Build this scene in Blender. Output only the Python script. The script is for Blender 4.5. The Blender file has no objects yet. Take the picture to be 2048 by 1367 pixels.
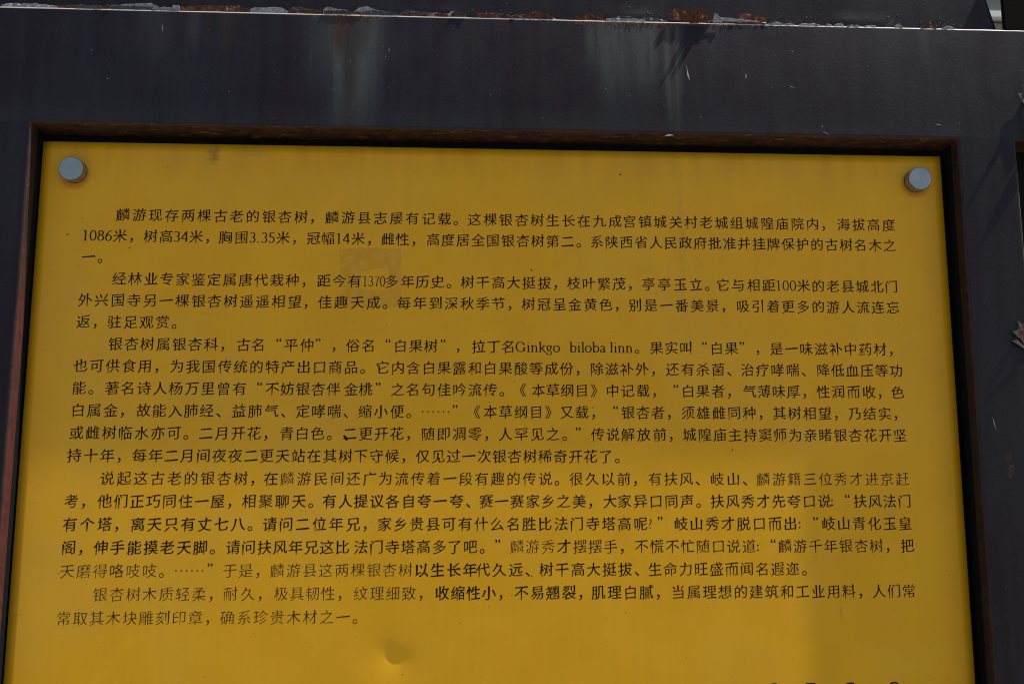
import bpy, bmesh, math, random
from mathutils import Vector, Euler, noise
from mathutils.geometry import tessellate_polygon
random.seed(7)
R = math.radians
scene = bpy.context.scene
COL = scene.collection

# ------------------------------------------------------------------ camera
CAM = Vector((0.45969, -1.069346, -0.380738))
EUL = Euler((1.7224234, -0.00036817, -0.04884826), 'XYZ')
FPX = 2000.0
cd = bpy.data.cameras.new('camera'); cam = bpy.data.objects.new('camera', cd); COL.objects.link(cam)
cam.location = CAM; cam.rotation_euler = EUL
cd.sensor_width = 36.0; cd.lens = 36.0 * FPX / 2048.0
cd.clip_start = 0.02; cd.clip_end = 2000
cd.dof.use_dof = True; cd.dof.focus_distance = 1.10; cd.dof.aperture_fstop = 14.0
scene.camera = cam
ROT = EUL.to_matrix()

# ------------------------------------------------------------------ sky, sun, exposure
SUN_TRAVEL = Vector((-0.515, 0.071, -1.0)).normalized()
w = bpy.data.worlds.new('World'); scene.world = w; w.use_nodes = True
nt = w.node_tree
sky = nt.nodes.new('ShaderNodeTexSky'); sky.sky_type = 'NISHITA'; sky.sun_disc = False
ts = -SUN_TRAVEL
sky.sun_elevation = math.asin(ts.z); sky.sun_rotation = math.atan2(ts.x, ts.y)
sky.air_density = 1.0; sky.dust_density = 1.5; sky.ozone_density = 1.0
bg = nt.nodes['Background']; bg.inputs[1].default_value = 0.10
nt.links.new(sky.outputs[0], bg.inputs[0])
sd = bpy.data.lights.new('sun', 'SUN'); sd.energy = 5.0; sd.angle = R(0.53); sd.color = (1.0, 0.95, 0.87)
so = bpy.data.objects.new('sun', sd); COL.objects.link(so)
so.rotation_euler = SUN_TRAVEL.to_track_quat('-Z', 'Y').to_euler(); so.location = (2, -3, 5)
scene.view_settings.view_transform = 'Standard'; scene.view_settings.look = 'None'
scene.view_settings.exposure = 0.50; scene.view_settings.gamma = 1.0
scene.cycles.filter_width = 1.1

# ------------------------------------------------------------------ helpers
def at(px, py, Y):
    """surveyed point: where the sight line through a photo point meets the plane y = Y"""
    v = ROT @ Vector(((px - 1024) / FPX, -(py - 683.5) / FPX, -1.0))
    t = (Y - CAM.y) / v.y
    return CAM + v * t

def mesh_obj(name, verts, faces, mat, parent=None, smooth=False, kind=None, label=None):
    me = bpy.data.meshes.new(name)
    me.from_pydata([tuple(v) for v in verts], [], faces)
    me.update()
    if smooth:
        for p in me.polygons: p.use_smooth = True
    o = bpy.data.objects.new(name, me); COL.objects.link(o)
    if mat: me.materials.append(mat)
    if parent: o.parent = parent
    if kind: o['kind'] = kind
    if label: o['label'] = label
    return o

def box(x0, x1, y0, y1, z0, z1):
    v = [(x, y, z) for x in (x0, x1) for y in (y0, y1) for z in (z0, z1)]
    f = [(0, 1, 3, 2), (4, 6, 7, 5), (0, 4, 5, 1), (2, 3, 7, 6), (0, 2, 6, 4), (1, 5, 7, 3)]
    return v, f

class N:
    """small node-graph builder"""
    def __init__(s, name):
        s.m = bpy.data.materials.new(name); s.m.use_nodes = True
        s.t = s.m.node_tree; s.b = s.t.nodes['Principled BSDF']
        s.geo = s.t.nodes.new('ShaderNodeNewGeometry')
        s.pos = s.geo.outputs['Position']
        sp = s.t.nodes.new('ShaderNodeSeparateXYZ'); s.t.links.new(s.pos, sp.inputs[0])
        s.x, s.y, s.z = sp.outputs
    def put(s, sock, v):
        if isinstance(v, bpy.types.NodeSocket): s.t.links.new(v, sock)
        elif isinstance(v, (tuple, list)): sock.default_value = tuple(v) + ((1,) if len(v) == 3 and len(sock.default_value) == 4 else ())
        else: sock.default_value = v
    def ma(s, op, a, b=0.0, c=0.0, clamp=False):
        n = s.t.nodes.new('ShaderNodeMath'); n.operation = op; n.use_clamp = clamp
        s.put(n.inputs[0], a); s.put(n.inputs[1], b); s.put(n.inputs[2], c); return n.outputs[0]
    def ss(s, v, a, b, lo=0.0, hi=1.0):
        n = s.t.nodes.new('ShaderNodeMapRange'); n.interpolation_type = 'SMOOTHSTEP'
        s.put(n.inputs[0], v); s.put(n.inputs[1], a); s.put(n.inputs[2], b); s.put(n.inputs[3], lo); s.put(n.inputs[4], hi)
        return n.outputs[0]
    def noise(s, scale, detail=4, rough=0.6, stretch=(1, 1, 1), off=(0, 0, 0), dist=0.0):
        mp = s.t.nodes.new('ShaderNodeMapping'); s.t.links.new(s.pos, mp.inputs[0])
        mp.inputs['Scale'].default_value = stretch; mp.inputs['Location'].default_value = off
        n = s.t.nodes.new('ShaderNodeTexNoise'); s.t.links.new(mp.outputs[0], n.inputs['Vector'])
        n.inputs['Scale'].default_value = scale; n.inputs['Detail'].default_value = detail
        n.inputs['Roughness'].default_value = rough; n.inputs['Distortion'].default_value = dist
        return n.outputs[0]
    def mix(s, f, a, b):
        n = s.t.nodes.new('ShaderNodeMix'); n.data_type = 'RGBA'
        s.put(n.inputs[0], f); s.put(n.inputs[6], a); s.put(n.inputs[7], b); return n.outputs[2]
    def spots(s, scale, thr, soft, off=(0, 0, 0), stretch=(1, 1, 1)):
        """sparse specks: voronoi distance below a threshold where a second noise allows it"""
        mp = s.t.nodes.new('ShaderNodeMapping'); s.t.links.new(s.pos, mp.inputs[0])
        mp.inputs['Scale'].default_value = stretch; mp.inputs['Location'].default_value = off
        v = s.t.nodes.new('ShaderNodeTexVoronoi'); s.t.links.new(mp.outputs[0], v.inputs['Vector'])
        v.inputs['Scale'].default_value = scale
        sc = s.t.nodes.new('ShaderNodeSeparateColor'); s.t.links.new(v.outputs['Color'], sc.inputs[0])
        r = s.ma('MULTIPLY', s.ma('POWER', sc.outputs[0], 5.0), thr)
        return s.ma('MULTIPLY', s.ss(v.outputs['Distance'], r, s.ma('MULTIPLY', r, 1 - soft)), s.ma('GREATER_THAN', sc.outputs[1], 0.45))
    def bump(s, h, strength, dist):
        n = s.t.nodes.new('ShaderNodeBump'); n.inputs['Strength'].default_value = strength
        n.inputs['Distance'].default_value = dist; s.t.links.new(h, n.inputs['Height'])
        s.t.links.new(n.outputs[0], s.b.inputs['Normal']); return n
    def out(s, color=None, rough=None, metal=None, spec=None, **kw):
        if color is not None: s.put(s.b.inputs['Base Color'], color)
        if rough is not None: s.put(s.b.inputs['Roughness'], rough)
        if metal is not None: s.put(s.b.inputs['Metallic'], metal)
        if spec is not None: s.put(s.b.inputs['Specular IOR Level'], spec)
        for k, v in kw.items(): s.put(s.b.inputs[k.replace('_', ' ')], v)
        return s.m

D = 0.026            # frame face stands this far in front of the yellow panel
ZL, ZO = 0.1432, 0.0112   # top edge of the rail, top of the opening
XL_, XR_ = -0.0023, 1.0081   # sides of the opening
XM = 1.0755          # right edge of the middle post

# ------------------------------------------------------------------ materials
def mat_paint():
    g = N('dark_purple_grey_paint')
    streak = g.noise(60, 5, 0.6, (1, 1, 0.07))
    cloud = g.noise(9, 4, 0.6, (1, 1, 0.5))
    fine = g.noise(900, 2, 0.5)
    c = g.mix(g.ss(g.ma('ADD', g.ma('MULTIPLY', streak, 0.5), g.ma('MULTIPLY', cloud, 0.6)), 0.40, 0.70), (0.0088, 0.0042, 0.0075), (0.0130, 0.0110, 0.0162))
    front = g.ma('LESS_THAN', g.y, -D + 0.0045)
    # chalky dust gathered along the lower edge of the rail
    dust = g.ma('MULTIPLY', g.ma('MULTIPLY', g.ss(g.z, 0.045, 0.014), g.ss(g.z, ZO - 0.001, ZO + 0.006)), g.noise(40, 4, 0.7))
    c = g.mix(g.ma('MULTIPLY', dust, 0.75), c, (0.023, 0.025, 0.026))
    # run-off stains below the places where the paint has burst: (x, half width at top, bottom z, colour amount, rust amount)
    xw = g.ma('ADD', g.x, g.ma('MULTIPLY', g.ma('SUBTRACT', g.noise(25, 3, 0.6, (1, 1, 0.3)), 0.5), 0.012))
    vert = g.noise(160, 3, 0.6, (1, 1, 0.03))
    for xc, hw, zb, a, col in [
        (0.336, 0.046, -0.03, 1.0, (0.050, 0.058, 0.055)), (0.296, 0.020, 0.03, 0.4, (0.040, 0.046, 0.050)),
        (0.625, 0.030, 0.02, 0.75, (0.050, 0.060, 0.058)), (0.660, 0.026, 0.03, 0.8, (0.055, 0.066, 0.062)), (0.690, 0.016, -0.02, 0.95, (0.052, 0.062, 0.060)),
        (0.600, 0.014, 0.06, 0.5, (0.050, 0.060, 0.050)), (0.735, 0.010, 0.10, 0.35, (0.045, 0.050, 0.054)),
        (0.160, 0.012, 0.06, 0.35, (0.045, 0.048, 0.050)), (0.120, 0.03, 0.05, 0.25, (0.040, 0.043, 0.048)), (0.977, 0.008, 0.09, 0.35, (0.05, 0.056, 0.052))]:
        d = g.ma('ABSOLUTE', g.ma('SUBTRACT', xw, xc))
        wd = g.ss(g.z, zb, ZL, hw * 0.75, hw)
        mk = g.ma('MULTIPLY', g.ss(d, wd, g.ma('MULTIPLY', wd, 0.2)), g.ma('MULTIPLY', g.ss(g.z, zb, zb + (ZL - zb) * 0.75), g.ss(vert, 0.25, 0.6, 0.55, 1.0)))
        c = g.mix(g.ma('MULTIPLY', g.ma('MULTIPLY', mk, front), a), c, (col[0] * 1.15, col[1] * 1.08, col[2] * 1.10) if col[1] > 0.03 else col)
    for xc, hw, zb, a, col in [
        (0.333, 0.017, -0.05, 1.0, (0.020, 0.011, 0.005)), (0.322, 0.018, 0.085, 0.8, (0.045, 0.017, 0.006)), (0.347, 0.014, 0.08, 0.6, (0.028, 0.016, 0.007)),
        (0.198, 0.016, 0.07, 0.45, (0.028, 0.020, 0.012)), (0.178, 0.005, 0.085, 0.9, (0.022, 0.010, 0.008)),
        (0.690, 0.0075, -0.06, 1.0, (0.024, 0.015, 0.006)), (0.677, 0.007, 0.03, 0.8, (0.022, 0.014, 0.007)),
        (0.654, 0.008, 0.09, 0.5, (0.036, 0.026, 0.018)), (0.640, 0.010, 0.02, 0.35, (0.02, 0.018, 0.016)), (0.615, 0.008, 0.10, 0.4, (0.04, 0.03, 0.016))]:
        d = g.ma('ABSOLUTE', g.ma('SUBTRACT', xw, xc))
        wd = g.ss(g.z, zb, ZL, hw * 0.35, hw)
        mk = g.ma('MULTIPLY', g.ss(d, wd, g.ma('MULTIPLY', wd, 0.1)), g.ma('MULTIPLY', g.ss(g.z, zb, ZL - 0.03), g.ss(vert, 0.3, 0.6, 0.5, 1.0)))
        c = g.mix(g.ma('MULTIPLY', g.ma('MULTIPLY', mk, front), a), c, (col[0] * 1.15, col[1] * 1.08, col[2] * 1.10) if col[1] > 0.03 else col)
    # bare rust right under the upper edge
    nr = g.noise(120, 5, 0.7, (1, 1, 1))
    for x0, x1, dep, a in [(0.309, 0.372, 0.007, 1.0), (0.575, 0.700, 0.010, 0.95), (0.255, 0.30, 0.003, 0.5), (0.695, 0.76, 0.007, 0.7)]:
        inx = g.ma('MULTIPLY', g.ss(g.x, x0 - 0.004, x0 + 0.006), g.ss(g.x, x1 + 0.006, x1 - 0.010))
        edge = g.ma('SUBTRACT', ZL - 0.0015, g.ma('MULTIPLY', g.ma('SUBTRACT', nr, 0.25), dep * 1.3))
        mk = g.ma('MULTIPLY', inx, g.ss(g.z, g.ma('SUBTRACT', edge, 0.0015), edge))
        rc = g.mix(g.ss(g.noise(300, 4, 0.7), 0.35, 0.65), (0.022, 0.012, 0.009), (0.12, 0.042, 0.018))
        c = g.mix(g.ma('MULTIPLY', g.ma('MULTIPLY', mk, front), a), c, rc)
    # rust creeping out of the opening on the rounded edge
    inside = g.ma('MULTIPLY', g.ma('MULTIPLY', g.ss(g.z, ZO + 0.0040, ZO + 0.0005), g.ss(g.x, XL_ - 0.004, XL_)), g.ss(g.x, XR_ + 0.004, XR_))
    c = g.mix(g.ma('MULTIPLY', inside, g.ss(g.noise(70, 4, 0.6, (0.4, 1, 1)), 0.2, 0.6)), c, (0.050, 0.022, 0.014))
    sc_ = g.ma('MULTIPLY', g.ss(g.noise(230, 5, 0.75, (1, 1, 0.22), (3, 1, 6)), 0.62, 0.70), g.ss(g.noise(14, 3, 0.6, off=(2, 0, 8)), 0.42, 0.62))
    c = g.mix(g.ma('MULTIPLY', sc_, 0.45), c, (0.048, 0.044, 0.042))
    dk = g.ma('MULTIPLY', g.ss(g.noise(50, 4, 0.65, (1, 1, 0.10), (9, 1, 6)), 0.52, 0.68), 0.5)
    c = g.mix(dk, c, (0.0065, 0.0038, 0.0040))
    # pale rims: worn paint plus the sunlit edge highlight painted into the colour
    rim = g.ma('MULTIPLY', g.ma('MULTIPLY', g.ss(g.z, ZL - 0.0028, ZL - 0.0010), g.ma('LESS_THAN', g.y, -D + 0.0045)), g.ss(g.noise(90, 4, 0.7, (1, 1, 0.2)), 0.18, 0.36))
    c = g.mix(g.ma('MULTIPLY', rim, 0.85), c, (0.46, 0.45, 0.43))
    rim2 = g.ma('MULTIPLY', g.ma('MULTIPLY', g.ss(g.x, XM - 0.0016, XM - 0.0006), g.ss(g.z, -0.02, -0.03)), g.ss(g.y, -D + 0.006, -D + 0.002))
    c = g.mix(g.ma('MULTIPLY', rim2, 0.8), c, (0.34, 0.30, 0.24))
    # fine pale specks
    sp = g.spots(420, 0.35, 0.4); sp2 = g.spots(150, 0.16, 0.5, (3, 1, 2))
    c = g.mix(g.ma('MULTIPLY', sp, 0.35), c, (0.12, 0.11, 0.10))
    c = g.mix(g.ma('MULTIPLY', sp2, 0.8), c, (0.22, 0.20, 0.17))
    h = g.ma('ADD', g.ma('ADD', g.ma('MULTIPLY', fine, 0.25), g.ma('MULTIPLY', g.noise(260, 3, 0.6), 0.6)), g.ma('MULTIPLY', sp2, 1.2))
    g.bump(h, 0.35, 0.0006)
    return g.out(c, g.ss(g.noise(30, 4, 0.6), 0.3, 0.7, 0.42, 0.55), spec=0.19)

def mat_rust():
    g = N('brown_rust')
    n = g.noise(70, 7, 0.7, (0.7, 1, 1)); n2 = g.noise(35, 4, 0.6, (0.3, 1, 1), (2, 3, 1))
    c = g.mix(g.ss(n, 0.35, 0.65), (0.016, 0.006, 0.004), (0.058, 0.019, 0.007))
    c = g.mix(g.ma('MULTIPLY', g.ss(n2, 0.45, 0.7), 0.6), c, (0.036, 0.022, 0.014))
    s1 = g.noise(150, 5, 0.75, (0.4, 1, 1.5), (5, 5, 5))
    c = g.mix(g.ma('MULTIPLY', g.ss(s1, 0.58, 0.66), 0.8), c, (0.20, 0.12, 0.045))
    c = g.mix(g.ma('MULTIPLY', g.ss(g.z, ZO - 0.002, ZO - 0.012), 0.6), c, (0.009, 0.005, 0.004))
    # reddish primer on the left return; its sunlit lower stretch is painted in
    c = g.mix(g.ma('MULTIPLY', g.ss(g.x, 0.02, 0.0), g.ss(g.z, -0.10, -0.20)), c, g.mix(g.ss(n, 0.3, 0.7), (0.040, 0.008, 0.006), (0.075, 0.018, 0.014)))
    g.bump(g.noise(400, 5, 0.7), 0.5, 0.0006)
    return g.out(c, 0.7, spec=0.3)

def mat_flake_rust():
    g = N('flake_rust')
    n = g.noise(220, 6, 0.7)
    c = g.mix(g.ss(n, 0.35, 0.65), (0.030, 0.010, 0.004), (0.105, 0.034, 0.010))
    c = g.mix(g.ma('MULTIPLY', g.ss(g.noise(110, 4, 0.6, (1, 1, 1), (4, 0, 1)), 0.56, 0.70), 0.6), c, (0.38, 0.23, 0.17))
    g.bump(g.noise(700, 4, 0.7), 0.5, 0.0005)
    return g.out(c, 0.75, spec=0.3)

def mat_flake_pale():
    g = N('flake_pale_paint')
    n = g.noise(180, 5, 0.65)
    c = g.mix(g.ss(n, 0.3, 0.7), (0.12, 0.12, 0.145), (0.30, 0.29, 0.30))
    c = g.mix(g.ss(g.noise(300, 4, 0.7, off=(1, 5, 2)), 0.60, 0.70), c, (0.16, 0.07, 0.035))
    g.bump(g.noise(600, 4, 0.7), 0.5, 0.0005)
    return g.out(c, 0.5, spec=0.45)

def mat_flake_dark():
    g = N('flake_dark_paint')
    c = g.mix(g.ss(g.noise(250, 5, 0.7), 0.45, 0.65), (0.022, 0.020, 0.024), (0.060, 0.060, 0.066))
    g.bump(g.noise(500, 4, 0.7), 0.5, 0.0006)
    return g.out(c, 0.45, spec=0.5)

def mat_yellow():
    g = N('yellow_sheet')
    n = g.noise(14, 4, 0.55); v = g.noise(120, 3, 0.5, (1, 1, 0.05))
    c = g.mix(g.ss(n, 0.3, 0.7), (0.655, 0.322, 0.0030), (0.70, 0.352, 0.0065))
    c = g.mix(g.ma('MULTIPLY', g.ss(v, 0.35, 0.7), 0.06), c, (0.40, 0.26, 0.03))
    hz = g.ma('MULTIPLY', g.ss(g.noise(4.5, 5, 0.65, off=(1, 7, 2)), 0.42, 0.70), 0.30)
    c = g.mix(hz, c, (0.56, 0.34, 0.055))
    fs = g.ma('MULTIPLY', g.ss(g.noise(330, 4, 0.8, (1, 1, 0.5), (8, 1, 1)), 0.66, 0.74), g.ss(g.noise(11, 3, 0.6, off=(0, 3, 3)), 0.45, 0.65))
    c = g.mix(g.ma('MULTIPLY', fs, 0.35), c, (0.36, 0.24, 0.08))
    # grime washed down from the frame above, and a darker tone towards both sides
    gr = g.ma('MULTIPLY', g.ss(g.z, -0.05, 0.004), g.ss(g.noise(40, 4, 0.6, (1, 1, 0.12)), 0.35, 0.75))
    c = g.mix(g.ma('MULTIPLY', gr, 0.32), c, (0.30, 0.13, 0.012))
    er = g.ss(g.x, 0.965, 1.002)
    c = g.mix(g.ma('MULTIPLY', er, 0.35), c, (0.40, 0.17, 0.008))
    c = g.mix(g.ma('MULTIPLY', g.ss(g.x, 0.006, -0.002), 0.25), c, (0.46, 0.21, 0.010))
    # smudge under the rail, faint vertical drip, small dust trails
    for xc, zc, rx, rz, a, col in [(0.184, -0.012, 0.010, 0.014, 0.6, (0.20, 0.11, 0.03)), (0.70, -0.10, 0.006, 0.11, 0.30, (0.36, 0.22, 0.035)),
                                   (0.225, -0.010, 0.02, 0.006, 0.35, (0.30, 0.21, 0.08)), (0.86, -0.50, 0.0015, 0.016, 0.5, (0.30, 0.18, 0.03)),
                                   (0.918, -0.40, 0.016, 0.012, 0.25, (0.40, 0.26, 0.06)), (0.045, -0.14, 0.004, 0.004, 0.6, (0.52, 0.33, 0.0))]:
        dx = g.ma('DIVIDE', g.ma('SUBTRACT', g.x, xc), rx); dz = g.ma('DIVIDE', g.ma('SUBTRACT', g.z, zc), rz)
        dd = g.ma('ADD', g.ma('MULTIPLY', dx, dx), g.ma('MULTIPLY', dz, dz))
        mk = g.ma('MULTIPLY', g.ss(dd, 1.0, 0.0), g.ss(g.noise(160, 4, 0.7), 0.35, 0.6))
        c = g.mix(g.ma('MULTIPLY', mk, a), c, col)
    s1 = g.spots(170, 0.20, 0.5); s2 = g.spots(60, 0.10, 0.4, (7, 0, 3))
    c = g.mix(g.ma('MULTIPLY', s1, 0.55), c, (0.17, 0.09, 0.02))
    c = g.mix(g.ma('MULTIPLY', s2, 0.85), c, (0.06, 0.035, 0.015))
    # rusty weep round the screw heads
    for sx, sz in ((0.0357, -0.0341), (0.9694, -0.0296)):
        dx = g.ma('SUBTRACT', g.x, sx); dz = g.ma('SUBTRACT', g.z, sz - 0.003)
        r = g.ma('SQRT', g.ma('ADD', g.ma('MULTIPLY', dx, dx), g.ma('MULTIPLY', dz, dz)))
        c = g.mix(g.ma('MULTIPLY', g.ss(r, 0.0185, 0.0130), 0.55), c, (0.36, 0.12, 0.01))
    g.bump(g.ma('ADD', g.ma('MULTIPLY', g.noise(420, 3, 0.5), 0.5), g.ma('MULTIPLY', g.noise(130, 2, 0.5), 0.5)), 0.10, 0.0008)
    return g.out(c, g.ss(n, 0.3, 0.7, 0.34, 0.42), spec=0.22)

def mat_simple(name, col, rough=0.6, metal=0.0, spec=0.4, var=0.25, scale=60):
    g = N(name); n = g.noise(scale, 4, 0.6)
    c = g.mix(n, tuple(x * (1 - var) for x in col), tuple(x * (1 + var) for x in col))
    g.bump(g.noise(scale * 5, 3, 0.6), 0.15, 0.0004)
    return g.out(c, rough, metal, spec)

def mat_ink(name, col, wear_glare):
    g = N(name)
    n = g.noise(380, 4, 0.6)
    c = g.mix(g.ma('MULTIPLY', g.ss(n, 0.42, 0.7), wear_glare), col, (0.20, 0.12, 0.02))
    return g.out(c, 0.55, spec=0.12)

def mat_screw():
    g = N('brushed_steel')
    tc = g.t.nodes.new('ShaderNodeTexCoord'); ln = g.t.nodes.new('ShaderNodeVectorMath'); ln.operation = 'LENGTH'
    sp = g.t.nodes.new('ShaderNodeSeparateXYZ'); g.t.links.new(tc.outputs['Object'], sp.inputs[0])
    r = g.ma('SQRT', g.ma('ADD', g.ma('MULTIPLY', sp.outputs[0], sp.outputs[0]), g.ma('MULTIPLY', sp.outputs[2], sp.outputs[2])))
    n = g.t.nodes.new('ShaderNodeTexNoise'); n.noise_dimensions = '1D'; g.t.links.new(g.ma('MULTIPLY', r, 1.0), n.inputs['W'])
    n.inputs['Scale'].default_value = 2600; n.inputs['Detail'].default_value = 3
    st = g.noise(220, 5, 0.7)
    c = g.mix(n.outputs[0], (0.25, 0.285, 0.275), (0.36, 0.385, 0.375))
    c = g.mix(g.ma('MULTIPLY', g.ss(st, 0.50, 0.72), 0.5), c, (0.24, 0.26, 0.25))
    c = g.mix(g.ss(r, 0.0011, 0.0003), c, (0.16, 0.17, 0.17))
    g.bump(n.outputs[0], 0.12, 0.0003)
    tg = g.t.nodes.new('ShaderNodeTangent'); tg.direction_type = 'RADIAL'; tg.axis = 'Y'
    g.t.links.new(tg.outputs[0], g.b.inputs['Tangent']); g.b.inputs['Anisotropic'].default_value = 0.8
    return g.out(c, g.ss(st, 0.4, 0.7, 0.38, 0.55), 0.75, 0.5)

PAINT = mat_paint(); RUST = mat_rust(); FRUST = mat_flake_rust(); FPALE = mat_flake_pale(); FDARK = mat_flake_dark(); FTEAL = mat_simple('flake_blue_grey', (0.040, 0.055, 0.062), 0.5, scale=300, var=0.5)
YELLOW = mat_yellow(); SCREW = mat_screw()
BLACK = mat_simple('black_backing', (0.006, 0.006, 0.006), 0.8, spec=0.1)
DARKPOST = mat_simple('dark_brown_paint', (0.004, 0.003, 0.0025), 0.8, spec=0.05)
INK = mat_ink('black_ink', (0.004, 0.0035, 0.003), 0.04)
INK_GLARE = mat_ink('glare_ink', (0.016, 0.010, 0.005), 0.30)  # sun glare over the lower left rows painted in as paler, browner ink
CHIP = mat_simple('bare_pale_scratch', (0.42, 0.38, 0.30), 0.6, scale=300)

# ------------------------------------------------------------------ the sign
sign = bpy.data.objects.new('information_sign', None); COL.objects.link(sign)
sign['label'] = 'weathered dark steel sign with peeling top edge and yellow panel of Chinese text'
sign['category'] = 'sign'

ZB = -0.95
# --- opening profile: rings from the face, round the edge and back along the return
def prof(r=0.0036, n=7, back=0.0115):
    p = []
    for i in range(n + 1):
        a = math.pi / 2 * i / n
        p.append((r - r * math.sin(a), -D + r - r * math.cos(a)))   # (offset outward from the opening, y)
    p.append((0.0, -0.010)); p.append((0.0, back))
    return p
PR = prof()
def opening_top(x0, x1, name_mat_split, left=True, right=True):
    """rows of verts along the top side of an opening, mitred at its ends"""
    rows = []
    for off, y in PR:
        rows.append([(x0 - (off if left else 0), y, ZO + off), (x1 + (off if right else 0), y, ZO + off)])
    return rows
r0 = PR[0][0]
XRB = 1.45   # far side of the next bay
XE = -0.16   # outer left edge of the sign
def quad_strip(rows):
    v = []; f = []
    for a, b in rows: v += [a, b]
    for i in range(len(rows) - 1): f.append((2 * i, 2 * i + 1, 2 * i + 3, 2 * i + 2))
    return v, f

def join(*vf):
    V = []; F = []
    for v, f in vf:
        o = len(V); V += list(v); F += [tuple(i + o for i in q) for q in f]
    return V, F

def subdiv_rail():
    """the long top rail: face, rounded upper edge, ledge, back, and the returns over both openings"""
    xs = [XE, XL_ - r0, XR_ + r0, XM - r0, XRB + 0.15]
    r = 0.0030; n = 8
    top = []
    for i in range(n + 1):
        a = math.pi / 2 * i / n
        top.append((-D + r - r * math.cos(a), ZL - r + r * math.sin(a)))
    V = []; F = []
    # column of profile points at many x so that the upper edge can be slightly dented
    NX = 240
    cols = []
    for k in range(NX + 1):
        x = XE + (XRB + 0.15 - XE) * k / NX
        dz = 0.00025 * noise.noise(Vector((x * 30, 0, 0))) + 0.0002 * noise.noise(Vector((x * 110, 3, 0)))
        cols.append([(x, -D, ZO + r0)] + [(x, y, z + dz) for y, z in top] + [(x, 0.03, ZL + dz), (x, 0.03, ZO + 0.02)])
    m = len(cols[0])
    for c in cols: V += c
    for k in range(NX):
        for j in range(m - 1):
            F.append((k * m + j, (k + 1) * m + j, (k + 1) * m + j + 1, k * m + j + 1))
    return V, F
v, f = join(subdiv_rail(), quad_strip(opening_top(XL_, XR_, 0)), quad_strip(opening_top(XM, XRB, 0)))
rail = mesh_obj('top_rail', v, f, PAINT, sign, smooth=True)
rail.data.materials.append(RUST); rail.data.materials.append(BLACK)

def set_rust(o):
    for p in o.data.polygons:
        if abs(p.normal.y) < 0.72 and p.center.z < ZL - 0.02 and p.center.y > -D + 0.0007: p.material_index = 1
def fix(o):
    bm = bmesh.new(); bm.from_mesh(o.data); bmesh.ops.remove_doubles(bm, verts=bm.verts, dist=1e-6)
    bm.to_mesh(o.data); bm.free(); o.data.update()
fix(rail); set_rust(rail)

def post(name, xl, xr, bev_l, bev_r):
    """upright: face strip with a rounded return on the sides that border an opening"""
    V = []; F = []
    fl = xl - r0 * 0 if not bev_l else xl + r0
    parts = []
    fx0 = xl + r0 if bev_l else xl
    fx1 = xr - r0 if bev_r else xr
    parts.append(([(fx0, -D, ZO + r0), (fx1, -D, ZO + r0), (fx1, -D, ZB), (fx0, -D, ZB)], [(0, 1, 2, 3)]))
    if bev_r:    # opening lies to the right of this post
        parts.append(quad_strip([((xr - off, y, ZO + off), (xr - off, y, ZB)) for off, y in PR]))
    if bev_l:
        parts.append(quad_strip([((xl + off, y, ZO + off), (xl + off, y, ZB)) for off, y in PR]))
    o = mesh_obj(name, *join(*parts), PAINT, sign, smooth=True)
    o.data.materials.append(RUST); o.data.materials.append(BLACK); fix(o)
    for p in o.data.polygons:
        if abs(p.normal.y) < 0.6 and not (xl > 1.0 and p.center.x > xr - 0.02 and p.center.y < -D + 0.003): p.material_index = 2 if p.center.y > -0.008 else 1  # rear of the return black: shade of the gap put into its colour
    return o
post('side_post', XE, XL_, False, True)
post('side_post', XR_, XM, True, True)
post('side_post', XRB, XRB + 0.15, True, False)
for o in [c for c in sign.children if c.name.startswith('side_post')]:
    m = o.modifiers.new('edge', 'EDGE_SPLIT'); m.split_angle = R(60)

# dark cavity behind the openings
V, F = box(XE, XRB + 0.15, 0.0125, 0.030, ZB, ZO + 0.018)
mesh_obj('back_sheet', V, F, BLACK, sign)
# walls of the cavity just outside the returns, so no light leaks in
for nm, bx in (('cavity_wall', (XE, XL_ - 0.006, -D + 0.006, 0.012, ZB, ZO - 0.001)), ('cavity_wall', (XR_ + 0.006, XM - 0.006, -D + 0.006, 0.012, ZB, ZO - 0.001)),
               ('cavity_wall', (XE, XRB + 0.15, -D + 0.012, 0.012, ZO + 0.006, ZO + 0.017))):
    mesh_obj(nm, *box(*bx), BLACK, sign)

# --- header plate rising behind the rail, its right edge cut on a slant
YH = -D + 0.007
a = at(1991, 56, YH); b = at(1972, 0, YH)
sl = (b.x - a.x) / (b.z - a.z)
zt = ZL + 0.16
def hx(z): return a.x + sl * (z - a.z)
NXH, NZH = 200, 30
V = []; F = []
for j in range(NZH + 1):
    z = ZL - 0.004 + (zt - ZL + 0.004) * j / NZH
    for i in range(NXH + 1):
        x = XE + (hx(z) - XE) * i / NXH
        bl = 0.0
        for bxp, bw, ba in ((0.647, 0.02, 0.0012), (0.895, 0.018, 0.0010), (0.43, 0.025, 0.0010), (0.93, 0.012, 0.0008), (0.36, 0.03, 0.0008), (0.15, 0.03, 0.0006)):
            bl += ba * math.exp(-((x - bxp) / bw) ** 2 - ((z - ZL - 0.008) / 0.006) ** 2)
        bl *= 1 + 0.8 * noise.noise(Vector((x * 160, z * 160, 0)))
        V.append((x, YH - bl - 0.0004 * noise.noise(Vector((x * 12, z * 14, 1))), z))
m1 = NXH + 1
for j in range(NZH):
    for i in range(NXH): F.append((j * m1 + i, j * m1 + i + 1, (j + 1) * m1 + i + 1, (j + 1) * m1 + i))
hp = mesh_obj('header_plate', V, F, PAINT, sign, smooth=True)
md = hp.modifiers.new('thickness', 'SOLIDIFY'); md.thickness = 0.004; md.offset = 1 if False else -1
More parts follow.
